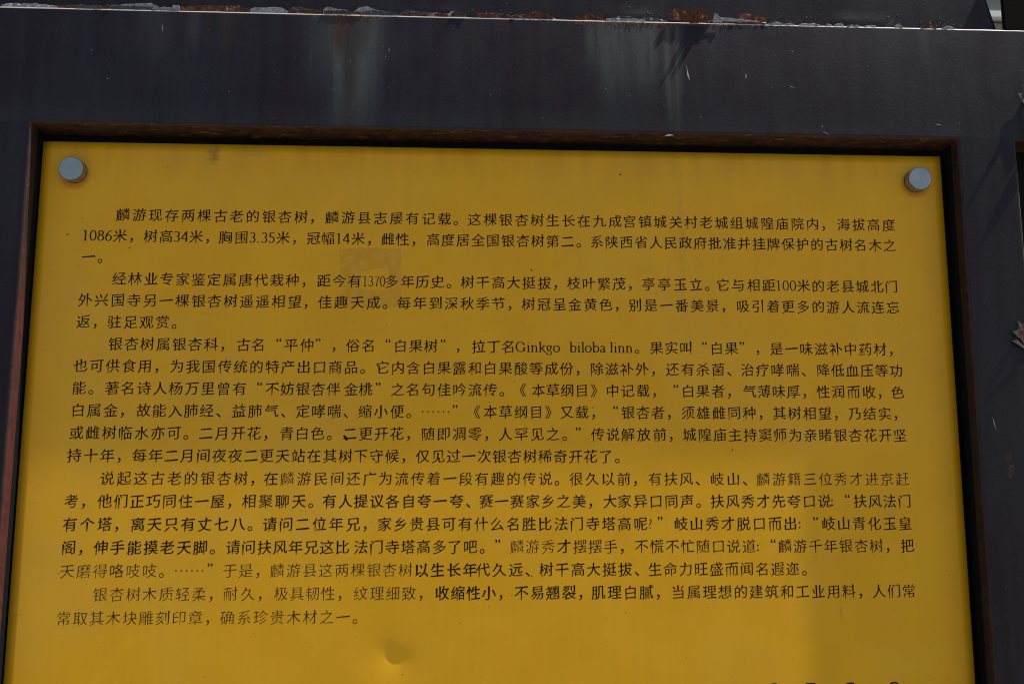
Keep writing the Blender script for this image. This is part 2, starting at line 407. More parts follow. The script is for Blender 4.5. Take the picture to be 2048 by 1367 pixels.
# short dark post that rises from the ledge at the right
a2 = at(2009, 60, -D + 0.001)
zs = at(2009, -92, -D + 0.001).z
V, F = box(a2.x, a2.x + 0.07, -D + 0.0006, -D + 0.0062, ZL - 0.0025, zs)
sp_ = mesh_obj('stub_post', V, F, DARKPOST, sign)
bv = sp_.modifiers.new('round', 'BEVEL'); bv.width = 0.0015; bv.segments = 2

# ------------------------------------------------------------------ yellow panel with its dent
panel_top = 0.0
DX, DZ = 0.3925, -0.5415
def dent(x, z):
    r = math.hypot(x - DX, z - DZ)
    r0_ = 0.0095; A = 0.0021; L = 0.015
    q = (-(x - DX) * 0.42 - (z - DZ) * 0.907) / max(r, r0_)      # one-sided: the far wall is steeper
    t = max(0.0, r - r0_)
    d = A * (0.62 + 0.38 * q) * math.exp(-t / L)
    return d
xs = sorted(set([round(i * 0.01, 5) for i in range(101)] + [round(DX - 0.05 + i * 0.0011, 5) for i in range(91)]))
zs_ = sorted(set([round(-i * 0.01, 5) for i in range(93)] + [round(DZ - 0.05 + i * 0.0011, 5) for i in range(91)]))
V = []; F = []
for z in zs_:
    for x in xs:
        wv = 0.0003 * noise.noise(Vector((x * 4, z * 4, 0)))
        V.append((x, dent(x, z) + wv, z))
m1 = len(xs)
for j in range(len(zs_) - 1):
    for i in range(m1 - 1): F.append((j * m1 + i, j * m1 + i + 1, (j + 1) * m1 + i + 1, (j + 1) * m1 + i))
panel = mesh_obj('yellow_panel', V, F, YELLOW, sign, smooth=True)
md = panel.modifiers.new('thickness', 'SOLIDIFY'); md.thickness = 0.003; md.offset = -1

# ------------------------------------------------------------------ screws
def lathe(profile, seg=64):
    V = []; F = []
    for r, y in profile:
        for k in range(seg):
            a = 2 * math.pi * k / seg; V.append((r * math.cos(a), y, r * math.sin(a)))
    for j in range(len(profile) - 1):
        for k in range(seg):
            F.append((j * seg + k, j * seg + (k + 1) % seg, (j + 1) * seg + (k + 1) % seg, (j + 1) * seg + k))
    F.append(tuple(range(seg)))
    return V, F
for c in (at(141, 336, -0.0130), at(1841, 356, -0.0130)):
    hv, hf = lathe([(0.0118, -0.0130), (0.0124, -0.0129), (0.0129, -0.0124), (0.0129, -0.0092), (0.0127, -0.0088), (0.0127, -0.0080), (0.0129, -0.0076), (0.0129, -0.0006)])
    s = mesh_obj('screw_head', hv, hf, SCREW, sign, smooth=True)
    s.location = (c.x, 0, c.z)
    m = s.modifiers.new('edge', 'EDGE_SPLIT'); m.split_angle = R(35)
    wv, wf = lathe([(0.0128, -0.0004), (0.0131, -0.0003), (0.0131, 0.0004)])
    wsh = mesh_obj('washer', wv, wf, RUST, s)

# ------------------------------------------------------------------ lettering
FC = bpy.data.curves.new('glyph_source', 'FONT')
FO = bpy.data.objects.new('glyph_source', FC); COL.objects.link(FO)
dg = bpy.context.evaluated_depsgraph_get()
CACHE = {}
def raw_outline(ch):
    if ch in CACHE: return CACHE[ch]
    FC.body = ch; dg.update()
    k = FO.evaluated_get(dg).to_curve(dg)
    out = []
    for s in k.splines:
        bp = s.bezier_points; n = len(bp); pts = []
        for i in range(n):
            p, q = bp[i], bp[(i + 1) % n]
            a, b, c, d = p.co.xy, p.handle_right.xy, q.handle_left.xy, q.co.xy
            pts.append(a.copy())
            if (b - a).length < 1e-5 and (c - d).length < 1e-5: continue
            cr = abs((b - a).cross(d - a)) + abs((c - a).cross(d - a))
            if cr < 1e-5 * 5: continue
            st = 4 if (d - a).length > 0.12 else 3
            for t in range(1, st):
                u = t / st; pts.append(a * (1 - u) ** 3 + b * 3 * u * (1 - u) ** 2 + c * 3 * u * u * (1 - u) + d * u ** 3)
        cl = []
        for p in pts:
            if not cl or (p - cl[-1]).length > 0.002: cl.append(p)
        if len(cl) > 2 and (cl[0] - cl[-1]).length < 0.002: cl.pop()
        if len(cl) > 2: out.append(cl)
    FO.evaluated_get(dg).to_curve_clear()
    CACHE[ch] = out
    return out

def brush(loops):
    """turn even sans terminals into brush terminals: pressed starts, tapered sweeps"""
    res = []
    for P in loops:
        P = [p.copy() for p in P]; n = len(P); Q = [p.copy() for p in P]
        if n >= 4:
            for i in range(n):
                p0, p1, p2, p3 = P[i - 1], P[i], P[(i + 1) % n], P[(i + 2) % n]
                e = p2 - p1; le = e.length
                if not 0.035 < le < 0.105: continue
                a = p1 - p0; b = p3 - p2
                if a.length < 1e-6 or b.length < 1e-6: continue
                la, lb = a.length, b.length
                a = a / la; b = b / lb; eu = e / le
                if a.dot(b) > -0.6 or a.cross(eu) < 0.6 or eu.cross(b) < 0.6: continue
                if max(la, lb) < 0.07: continue
                d = (a - b).normalized(); m = (p1 + p2) / 2; k = le / 0.08
                th = math.degrees(math.atan2(d.y, d.x))
                def setw(f, ext=0.0):
                    Q[i] = m + (p1 - m) * f + d * ext; Q[(i + 1) % n] = m + (p2 - m) * f + d * ext
                if abs(th) < 22:
                    Q[i] = p1 + Vector((0.020, -0.022)) * k; Q[(i + 1) % n] = p2 + Vector((-0.030, 0.018)) * k
                elif abs(th) > 158:
                    Q[i] = p1 + Vector((-0.012, 0.008)) * k; Q[(i + 1) % n] = p2 + Vector((0.020, 0.0)) * k
                elif -112 < th < -68: setw(0.42, 0.022)
                elif 68 < th < 112:
                    Q[i] = p1 + Vector((0.012, -0.020)) * k; Q[(i + 1) % n] = p2 + Vector((-0.022, 0.016)) * k
                elif -158 <= th <= -112: setw(0.08, 0.040)
                elif -68 <= th <= -22:
                    Q[i] = p1 + (d * 0.045 + Vector((0.0, -0.008))) * k; Q[(i + 1) % n] = p2 + (d * -0.03 + Vector((0.012, 0.016))) * k
                elif 112 <= th <= 158: setw(0.40, 0.008)
                else: setw(0.55, 0.010)
        res.append(Q)
    return res

def offset(loops, dlt, dly=None):
    dly = dlt if dly is None else dly
    """move outlines inward (ink lies to the left of travel)"""
    out = []
    for P in loops:
        n = len(P); Q = []
        for i in range(n):
            a = (P[i] - P[i - 1]); b = (P[(i + 1) % n] - P[i])
            if a.length < 1e-6 or b.length < 1e-6: Q.append(P[i].copy()); continue
            a.normalize(); b.normalize()
            na = Vector((-a.y, a.x)); nb = Vector((-b.y, b.x)); s = na + nb
            if s.length < 0.4: Q.append(P[i].copy()); continue
            s = s / s.length; kk = min(1.6, 1.0 / max(0.3, s.dot(na)))
            Q.append(P[i] + Vector((s.x * dlt, s.y * dly)) * kk)
        out.append(Q)
    return out

def kai(ch):
    key = ('kai', ch)
    if key not in CACHE:
        CACHE[key] = brush(raw_outline(ch))
    return CACHE[key]

def ell(cx, cy, rx, ry, a0=0, a1=360, n=None):
    n = n or max(6, int(abs(a1 - a0) / 20))
    return [(cx + rx * math.cos(R(a0 + (a1 - a0) * i / n)), cy + ry * math.sin(R(a0 + (a1 - a0) * i / n))) for i in range(n + 1)]
def sf(x, y=0.012, w=0.10): return [(x - w, y), (x + w, y)]
SERIF = {
 '0': (0.50, [ell(.25, .34, .18, .33)]), '1': (0.50, [[(.26, 0), (.26, .68)], [(.26, .67), (.12, .60)], sf(.26, .012, .11)]),
 '3': (0.50, [ell(.23, .51, .15, .16, 150, -90), ell(.22, .19, .18, .18, 90, -150)]),
 '4': (0.52, [[(.35, 0), (.35, .68)], [(.35, .67), (.04, .20)], [(.04, .19), (.47, .19)]]),
 '5': (0.50, [[(.15, .655), (.42, .655)], [(.15, .655), (.12, .37)], ell(.22, .21, .18, .20, 122, -150)]),
 '6': (0.50, [ell(.25, .20, .17, .19), [(.42, .67), (.28, .61), (.16, .48), (.09, .32), (.08, .20)]]),
 '7': (0.50, [[(.07, .655), (.44, .655)], [(.43, .65), (.30, .36), (.23, .0)]]),
 '8': (0.50, [ell(.25, .52, .14, .15), ell(.25, .19, .18, .18)]),
 '.': (0.30, [[(.10, .035), (.17, .035)], [(.135, .0), (.135, .07)]]),
 'G': (0.72, [ell(.33, .34, .28, .33, 48, 330), [(.58, .29), (.58, .05)], [(.48, .28), (.68, .28)], [(.53, .62), (.55, .46)]]),
 'i': (0.27, [[(.14, 0), (.14, .44)], sf(.14, .012, .09), [(.05, .41), (.14, .44)], [(.11, .63), (.17, .63)], [(.14, .60), (.14, .66)]]),
 'n': (0.53, [[(.13, 0), (.13, .44)], [(.13, .33), (.2, .42), (.30, .44), (.38, .39), (.40, .28), (.40, 0)], sf(.13, .012, .08), sf(.40, .012, .08), [(.04, .41), (.13, .44)]]),
 'k': (0.51, [[(.13, 0), (.13, .70)], [(.40, .43), (.15, .2)], [(.22, .27), (.30, .18), (.42, .01)], sf(.13, .012, .08), sf(.43, .012, .07), sf(.38, .43, .07), [(.04, .68), (.13, .70)]]),
 'g': (0.46, [ell(.2, .30, .13, .14), [(.11, .19), (.10, .10), (.20, .07), (.34, .05), (.37, -.04)], ell(.20, -.07, .16, .10, 10, -200), [(.29, .40), (.42, .43)]]),
 'o': (0.49, [ell(.24, .22, .19, .215)]),
 'b': (0.52, [[(.12, 0), (.12, .70)], ell(.28, .22, .17, .215, 150, -150), [(.03, .68), (.12, .70)]]),
 'l': (0.27, [[(.14, 0), (.14, .70)], sf(.14, .012, .09), [(.05, .68), (.14, .70)]]),
 'a': (0.44, [[(.08, .34), (.12, .41), (.22, .44), (.30, .40), (.32, .30), (.32, .08), (.36, .01), (.42, .03)], [(.32, .26), (.18, .21), (.08, .15), (.08, .06), (.15, .0), (.24, .03), (.32, .10)]]),
}
def stroke_quads(path, thick, thin):
    pts = [Vector(p) for p in path]; n = len(pts); L = []; Rr = []
    for i in range(n):
        a = pts[max(0, i - 1)]; b = pts[min(n - 1, i + 1)]
        if (pts[0] - pts[-1]).length < 1e-6 and i in (0, n - 1): a, b = pts[-2], pts[1]
        d = (b - a).normalized(); w = math.hypot(thick * d.y, thin * d.x) / 2
        nrm = Vector((-d.y, d.x)); L.append(pts[i] + nrm * w); Rr.append(pts[i] - nrm * w)
    return L, Rr

# rows of the inscription: baseline grid fitted to the real sheet
ROW0, PITCH = -0.0810625, 0.0235505
EM = 0.0152
SHEAR = 0.095
def rowz(k): return ROW0 - PITCH * k
def px2x(px, k):
    """abscissa on the sheet of a point seen at column px in row k"""
    z = rowz(k); lo, hi = -0.1, 1.1
    Rt = ROT.transposed()
    for _ in range(40):
        mid = (lo + hi) / 2; v = Rt @ (Vector((mid, 0, z)) - CAM)
        if 1024 + FPX * v.x / -v.z < px: lo = mid
        else: hi = mid
    return lo
YT = -0.00005      # printed film just proud of the sheet

def area(l): return sum(l[i - 1].cross(l[i]) for i in range(len(l))) / 2
def inside(p, l):
    c = False
    for i in range(len(l)):
        a, b = l[i - 1], l[i]
        if (a.y > p.y) != (b.y > p.y) and p.x < (b.x - a.x) * (p.y - a.y) / (b.y - a.y) + a.x: c = not c
    return c
def islands(loops):
    """outer contours, each with its own holes"""
    out = [[l] for l in loops if area(l) > 0]
    for h in loops:
        if area(h) > 0: continue
        best = None
        for g_ in out:
            if inside(h[0], g_[0]) and (best is None or area(g_[0]) < area(best[0])): best = g_
        if best: best.append(h)
    return out

def sound(loops):
    """True when the outline fills cleanly"""
    want = sum(area(l) for l in loops); got = 0.0
    for grp in islands(loops):
        P = [p for l in grp for p in l]
        for t in tessellate_polygon([[Vector((p.x, p.y, 0)) for p in l] for l in grp]):
            a, b, c = (P[i] for i in t); got += abs((b - a).cross(c - a)) / 2
    return abs(got - want) < 0.02 * want

STAT = {}
class Line:
    def __init__(s): s.V = []; s.F = []; s.q = 0
    def poly(s, loops, x, z, sc, shear=0.0, pivot=(0.5, 0.38)):
        loops = [l for l in loops if len(l) > 2]
        if not loops: return
        for grp in islands(loops):
            tris = tessellate_polygon([[Vector((p.x, p.y, 0)) for p in l] for l in grp])
            o = len(s.V)
            for p in [p for l in grp for p in l]:
                X = x + (p.x - pivot[0]) * sc; Z = z + (p.y - pivot[1] + shear * (p.x - pivot[0])) * sc
                s.V.append((X, YT + wavy(X, Z), Z))
            for t in tris: s.F.append(tuple(o + i for i in t))
    def strip(s, L, Rr, x, z, sc, sx=1.0):
        s.q += 1; dy = -0.0000012 * (s.q % 9); o = len(s.V)
        for a, b in zip(L, Rr):
            for p in (a, b):
                X = x + p.x * sc * sx; Z = z + p.y * sc
                s.V.append((X, YT + dy + wavy(X, Z), Z))
        for i in range(len(L) - 1): s.F.append((o + 2 * i, o + 2 * i + 1, o + 2 * i + 3, o + 2 * i + 2))
    def build(s, mat, label=None):
        return mesh_obj('text_line', s.V, s.F, mat, panel, kind='stuff', label=label)
def wavy(x, z): return 0.0003 * noise.noise(Vector((x * 4, z * 4, 0)))

def glyph(line, ch, x, z, wgt):
    key = ('final', ch, round(wgt, 4))
    if key not in CACHE:
        for n_, cand in enumerate((offset(kai(ch), wgt - 0.010, wgt + 0.002), offset(kai(ch), wgt - 0.004, wgt + 0.001), kai(ch), offset(raw_outline(ch), wgt - 0.010, wgt), raw_outline(ch))):
            CACHE[key] = cand
            if sound(cand): break
        STAT[n_] = STAT.get(n_, 0) + 1
    line.poly(CACHE[key], x, z, EM, SHEAR)
def centred(line, ch, x, z, sc=EM, dz=None, wgt=0.0):
    """a mark whose ink is centred on x; its own height unless dz is given"""
    o = raw_outline(ch)
    xsn = [p.x for l in o for p in l]; ysn = [p.y for l in o for p in l]
    cx = (min(xsn) + max(xsn)) / 2; cy = (min(ysn) + max(ysn)) / 2
    if wgt: o = offset(o, wgt)
    if dz is None: line.poly(o, x, z, sc, 0, (cx, 0.38))
    else: line.poly(o, x, z + dz * EM, sc, 0, (cx, cy))
def latin(line, word, xa, xb, z, size=1.0, thick=0.085, thin=0.034):
    tot = sum(SERIF[c][0] for c in word)
    sc = EM * 1.08 * size; sx = (xb - xa) / (tot * sc); cur = xa
    for c in word:
        adv, paths = SERIF[c]
        for pth in paths:
            p2 = [(cur / (sc * sx) + px_, py_ - 0.34) for px_, py_ in pth]
            L, Rr = stroke_quads(p2, thick, thin)
            line.strip(L, Rr, 0, z, sc, sx)
        cur += adv * sc * sx

# each row: items (text, first centre px, last centre px [, weight]) ; ('#', word, left px, right px) for serif type ;
# ('m', char, px) for a mark. Trailing commas etc. follow their last character.
LT = 0.014; BD = -0.0035
ROWS = {
0: [('麟游现存两棵古老的银杏树，', 246, 602), ('麟游县志屡有记载。', 664, 889), ('这棵银杏树生长在九成', 949, 1230), ('宫镇城关村老城组城隍庙院内，', 1259, 1625), ('海拔高度', 1687, 1777)],
1: [('#', '1086', 163, 225), ('米，', 240, 240), ('树高', 301, 332), ('#', '34', 346, 378), ('米，', 392, 392), ('胸围', 451, 483), ('#', '3.35', 498, 551), ('米，', 566, 566), ('冠幅', 627, 656), ('#', '14', 670, 701), ('米，', 716, 716), ('雌性，', 776, 805), ('高度居全国银杏树第二。', 866, 1135), ('系陕西省人民政府批准并挂牌保护的古树名木之', 1193.5, 1779)],
2: [('一。', 177, 177)],
3: [('经林业专家鉴定属唐代栽种，', 238.5, 585), ('距今有', 648, 709), ('#t', '1370', 724, 771), ('多', 783, 783), ('年历史。', 815, 875), ('树干高大挺拔，', 935, 1088.5), ('枝叶繁茂，', 1147.5, 1238), ('亭亭玉立。', 1297, 1392), ('它与相距', 1446, 1538), ('#t', '100', 1550, 1593), ('米的老县城北门', 1607, 1783)],
4: [('外兴国寺另一棵银杏树遥遥相望，', 170.6, 589), ('佳趣天成。', 650, 747), ('每年到深秋季节，', 808, 997), ('树冠呈金黄色，', 1057, 1211.5), ('别是一番美景，', 1270.6, 1425), ('吸引着更多的游人流连忘', 1486, 1785.5)],
5: [('返，', 167, 167), ('驻足观赏。', 229, 325)],
6: [('银杏树属银杏科，', 231, 422), ('古名', 487, 516.5), ('m', '“', 557.5), ('平仲', 582, 614), ('m', '”', 636), ('m', '，', 668), ('俗名', 706, 737), ('m', '“', 776), ('白果树', 801, 862), ('m', '”', 886), ('m', '，', 916), ('拉丁名', 957, 1017), ('#', 'Ginkgo', 1031, 1120.5), ('#', 'biloba', 1138.6, 1212), ('#', 'linn', 1219, 1266), ('m', '。', 1274), ('果实叫', 1313, 1372), ('m', '“', 1409), ('白果', 1433.5, 1462.6), ('m', '”', 1484), ('m', '，', 1515.5), ('是一味滋补中药材，', 1553, 1760)],
7: [('也可供食用，', 161, 290), ('为我国传统的特产出口商', 354, 670.5), ('品。', 702, 702), ('它内含白果露和白果酸等成份，', 765, 1133), ('除滋补外，', 1193.5, 1284), ('还有杀菌、', 1345, 1436), ('治疗哮喘、', 1494.6, 1585), ('降低血压等功', 1646, 1792)],
8: [('能。', 158, 158), ('著名诗人杨万里曾有', 224, 479), ('m', '“', 519), ('不妨银杏伴', 544, 667), ('金桃', 702, 731.5), ('m', '”', 756), ('之名句佳吟流传。', 795, 980.5), ('m', '《', 1046), ('本草纲目', 1076.6, 1163.7), ('m', '》', 1188), ('中', 1225, 1225), ('记载，', 1255, 1286), ('m', '“', 1352), ('白果者，', 1376, 1436), ('气薄味厚，', 1499, 1586.5), ('性润而收，', 1646, 1737.6), ('色', 1795, 1795)],
9: [('白属金，', 156, 221), ('故能入肺经、', 287, 413.6), ('益肺气、', 477.6, 543), ('定哮喘、', 605.6, 668), ('缩小便。', 730, 794), ('d', 845.6, 897), ('m', '”', 910), ('m', '《', 954), ('本草纲目', 980.6, 1072.4), ('m', '》', 1096.6), ('又载，', 1133.6, 1164), ('m', '“', 1231.6), ('银杏者，', 1256, 1315.7), ('须雄雌同种，', 1376, 1499), ('其树相望，', 1558.7, 1649.7), ('乃结实，', 1710, 1769)],
10: [('或雌树临水亦可。', 153, 348), ('二月开花，', 412, 508), ('青白色。', 573.6, 635), ('二', 700, 700), ('更开花，', 731.5, 793.5), ('随即凋零，', 856, 950), ('人罕见之。', 1011, 1106), ('m', '”', 1156.5), ('传说', 1195.7, 1226), ('解放前，', 1256, 1319.3), ('城隍庙主持窦师为亲睹银杏花开坚', 1379, 1800)],
11: [('持十年，', 149, 214.6), ('每年二月间夜夜二更天站在其树', 279, 691), ('下守候，', 721.7, 784), ('仅见过一次银杏树稀奇开花了。', 845.6, 1211.5)],
12: [('说起这古老的银杏树，', 214.7, 481.7, 0.003), ('在', 542, 542), ('麟', 574.5, 574.5, LT), ('游民间', 608, 674.8, 0.006), ('还广为流传着一段有趣的传说。', 707, 1090.5, 0.004), ('很久以前，', 1152.5, 1247.6, 0.004), ('有扶风、', 1310, 1372.5, 0.006), ('岐山、', 1434.4, 1466.7, 0.006), ('麟游籍三位秀才进京赶', 1526.6, 1804.6, 0.009)],
13: [('考，', 143, 143), ('他们正巧同住一屋，', 209.5, 435.6), ('相聚聊天。', 498.4, 597.8), ('有人', 659, 691, -0.003), ('提议各自夸', 721.8, 848.5, BD), ('一夸、', 880, 913, -0.003), ('赛一赛家乡之美，', 972.4, 1158), ('大家', 1220, 1249), ('异口同声。', 1281, 1374), ('扶风秀才先夸口说', 1434.4, 1649), ('m', ':', 1664), ('m', '“', 1695), ('扶风法门', 1720, 1809)],
14: [('有个塔，', 140, 209.5, -0.002), ('离天只有丈七八。', 275.7, 476, -0.003), ('请', 539.4, 539.4, BD), ('问二位年', 572, 672), ('兄，', 706.5, 706.5), ('家乡贵县可有什么名胜比法门寺塔高', 769, 1249), ('呢', 1281, 1281), ('m', '?', 1301), ('m', '”', 1320.6), ('岐山秀才脱口而出', 1361.8, 1581), ('m', ':', 1599), ('m', '“', 1631.7), ('岐山青化玉皇', 1656.8, 1810)],
15: [('阁，', 137.5, 137.5), ('伸手能摸老天脚。', 202, 401, -0.004), ('请问扶风年兄这比', 466, 685), ('法门寺塔高多了吧。', 721.8, 940.7), ('m', '”', 995.5), ('麟游秀', 1033.8, 1096, LT), ('才', 1128, 1128, BD), ('摆摆手，', 1160, 1221, 0.008), ('不慌不忙随口说道', 1283, 1497.8, 0.006), ('m', ':', 1515.6), ('m', '“', 1546.7), ('麟游千年银杏树，', 1569.8, 1752.7, 0.005), ('把', 1814.7, 1814.7)],
16: [('以生长年', 842.8, 940, BD * 1.6), ('代久远、', 966, 1031.5, 0.0), ('树干高大挺拔、', 1092.6, 1250.4), ('生命力旺盛而闻名遐迩。', 1310, 1585.6, 0.004)],
17: [('收缩性小，', 884.5, 978, BD), ('不易', 1043, 1075), ('翘裂，', 1106, 1138, BD), ('肌理白', 1197, 1261), ('腻，', 1293, 1293), ('当属理想的建筑和工业用料，', 1356.6, 1698, 0.004), ('人们常', 1758, 1817.6, 0.004)],
}
LIGHT = {
16: [('天磨得咯吱吱。', 134.6, 298.8), ('d', 352, 405.4), ('m', '”', 419.8), ('于是，', 460, 491.8), ('麟游县这', 554.6, 651.7), ('两棵银杏树', 684, 811)],
17: [('银杏树木质轻柔，', 200.8, 398), ('耐久，', 461, 496), ('极具韧性，', 562.4, 656), ('纹理细致，', 721.8, 818)],
18: [('常取其木块雕刻印章，', 127.4, 391), ('确系珍贵木材之一。', 455, 686)],
}
def typeset(k, items, mat, base_w):
    ln = Line(); z = rowz(k)
    for it in items:
        if it[0] in ('#', '#t'):
            thin = it[0] == '#t'
            latin(ln, it[1], px2x(it[2], k), px2x(it[3], k), z, 1.03 if it[1][0].isdigit() else 1.0, 0.085 if thin else 0.095, 0.034 if thin else 0.045)
        elif it[0] == 'm':
            x = px2x(it[2], k)
            if it[1] in '“”': centred(ln, it[1], x, z, EM * 0.95, 0.36, -0.010)
            elif it[1] == '?': centred(ln, '?', x, z, EM * 0.95, -0.02, 0.012)
            elif it[1] == ':': centred(ln, ':', x, z, EM * 0.95, -0.10, -0.008)
            else: centred(ln, it[1], x, z, EM, None, base_w * 0.5 - 0.005)
        elif it[0] == 'd':
            for i in range(6):
                x = px2x(it[1] + (it[2] - it[1]) * i / 5, k)
                ln.poly([[Vector((0.056 * math.cos(R(45 * j)), 0.056 * math.sin(R(45 * j)))) for j in range(8)]], x, z, EM, 0, (0, 0))
        else:
            txt = it[0]; wgt = base_w + (it[3] if len(it) > 3 else 0.0)
            body = txt.rstrip('，。、'); tail = txt[len(body):]
            xa, xb = px2x(it[1], k), px2x(it[2], k)
            stp = (xb - xa) / (len(body) - 1) if len(body) > 1 else 0.0172
            for i, ch in enumerate(body):
                jx = 0.00012 * math.sin(i * 2.3 + k)
                glyph(ln, ch, xa + stp * i + jx, z + 0.0001 * math.sin(i * 1.7 + k * 3), wgt)
            for ch in tail:
                centred(ln, ch, xb + 0.72 * 0.0172, z, EM * 1.05, None, base_w * 0.5 - 0.005)
    return ln.build(mat)
for k in sorted(ROWS): typeset(k, ROWS[k], INK, 0.0)
for k in sorted(LIGHT): typeset(k, LIGHT[k], INK_GLARE, 0.013)  # strokes thinned as well, standing for the glare on these rows
# heads of the title of the next block of lettering, cut off by the picture's lower edge
ln = Line()
for ch, px, py in (('C', 1546, 1364.6), ('T', 1621, 1364.4), ('C', 1697, 1363.4), ('h', 1711, 1363.2), ('C', 1786, 1362)):
    p = at(px, py, 0.0); o = raw_outline(ch)
    xsn = [q.x for l in o for q in l]; top = max(q.y for l in o for q in l)
    ln.poly(o, p.x, p.z, 0.018, 0, ((min(xsn) + max(xsn)) / 2, top))
k10 = [at(x, y, 0) for x, y in ((686, 871), (690, 869), (697, 878), (692, 881))]
ln.poly([[Vector((p.x, p.z)) for p in reversed(k10)]], 0, 0, 1.0, 0, (0, 0))
ln.build(INK)
print('STAT', STAT)
bpy.data.objects.remove(FO); bpy.data.curves.remove(FC)

# ------------------------------------------------------------------ old tape residue and scratches on the sheet
def mat_tape():
    g = N('tape_residue')
    n = g.noise(130, 5, 0.7, (1, 1, 0.6), dist=0.6); n2 = g.noise(260, 5, 0.75, (0.6, 1, 1.4), (3, 2, 1), 1.2)
    c = g.mix(g.ss(n, 0.35, 0.65), (0.56, 0.268, 0.006), (0.61, 0.31, 0.018))
    c = g.mix(g.ma('MULTIPLY', g.ss(n2, 0.56, 0.66), 0.55), c, (0.50, 0.38, 0.20))
    g.bump(n2, 0.2, 0.0004)
    return g.out(c, 0.5, spec=0.2)
TAPE = mat_tape()
outer = [(679, 500), (700, 496), (738, 495), (770, 496), (803, 498), (803.5, 540), (803, 580), (802, 612), (770, 617), (740, 613), (700, 615), (682, 617), (680.5, 570), (680, 530)]
inner = [(722, 542), (744, 540), (756, 536), (776, 536), (777, 545), (781, 560), (780, 579), (760, 581), (738, 580), (719, 578), (721, 560)]
def jag(pts, sub=7, amp=0.0007):
    W = [at(x, y, 0) for x, y in pts]; out = []
    for i in range(len(W)):
        a_, b_ = W[i], W[(i + 1) % len(W)]
        for j in range(sub):
            p = a_.lerp(b_, j / sub); s = noise.noise(Vector((p.x * 700, p.z * 700, 4))) * amp
            out.append(Vector((p.x + s, p.z + noise.noise(Vector((p.x * 600, p.z * 600, 9))) * amp)))
    return out
lo, li = jag(outer), jag(inner)
tris = tessellate_polygon([[Vector((p.x, p.y, 0)) for p in lo], [Vector((p.x, p.y, 0)) for p in li]])
allp = lo + li
mesh_obj('tape_residue', [(p.x, -0.00002 + wavy(p.x, p.y), p.y) for p in allp], [tuple(t) for t in tris], TAPE, panel,
         label='faint square ring of old tape glue scratched pale')
# scratches: (px, py, px2, py2, width px)
SCR = [(760, 502, 758, 521, 1.2), (757, 527, 760, 536, 1.6), (731, 592, 735, 583, 1.1), (705, 508, 722, 520, 0.8), (776, 527, 783, 531, 1.0), (680, 562, 686, 567, 1.0), (712, 505, 730, 512, 0.7),
       (788, 500, 797, 508, 0.9), (763, 600, 768, 602, 0.9), (330, 888, 333, 849, 1.1), (1423, 810, 1419, 792, 1.0), (1866, 402, 1867, 403, 0.8), (235, 412, 233, 420, 1.2)]
def scratches(lst, Y, parent, mat):
    V = []; F = []
    for x0, y0, x1, y1, wd in lst:
        p, q = at(x0, y0, Y), at(x1, y1, Y); d = (q - p).normalized(); n_ = Vector((d.z, 0, -d.x)) * wd * 0.00028
        o = len(V); mid = p.lerp(q, 0.5) + n_ * random.uniform(-1, 1)
        yy = lambda P: wavy(P.x, P.z) if Y > -0.01 else 0.0
        for P in (p, mid + n_, q, mid - n_): V.append((P.x, Y + yy(P), P.z))
        F.append((o, o + 1, o + 2, o + 3))
    return mesh_obj('scratch', V, F, mat, parent, kind='stuff')
GREYS = mat_simple('grey_scratch', (0.46, 0.36, 0.20), 0.6, scale=300)
scratches(SCR, -0.00009, panel, GREYS)
RS = [(1374, 136, 1380, 162, 3.0), (1372, 129, 1375, 142, 0.8), (1491, 147, 1492, 158, 2.2), (1577, 171, 1590, 177, 0.9), (1581, 101, 1588, 105, 1.0), (1644, 262, 1660, 270, 0.8), (1870, 248, 1883, 249.5, 1.4),
      (1329, 272, 1348, 270.5, 4.0), (1985, 832, 1993, 861, 1.0), (778, 96, 779, 104, 1.0), (1644, 250, 1645, 255, 1.2), (1918, 245, 1919, 247, 1), (324, 47, 326, 66, 1.0)]
for i in range(40):
    x = random.uniform(60, 2000); y = random.uniform(90, 240); a_ = random.uniform(0, 6.28); L_ = random.uniform(1, 4)
    RS.append((x, y, x + L_ * math.cos(a_), y + L_ * math.sin(a_), random.uniform(0.5, 1.0)))
scratches(RS, -D - 0.00008, rail, CHIP)

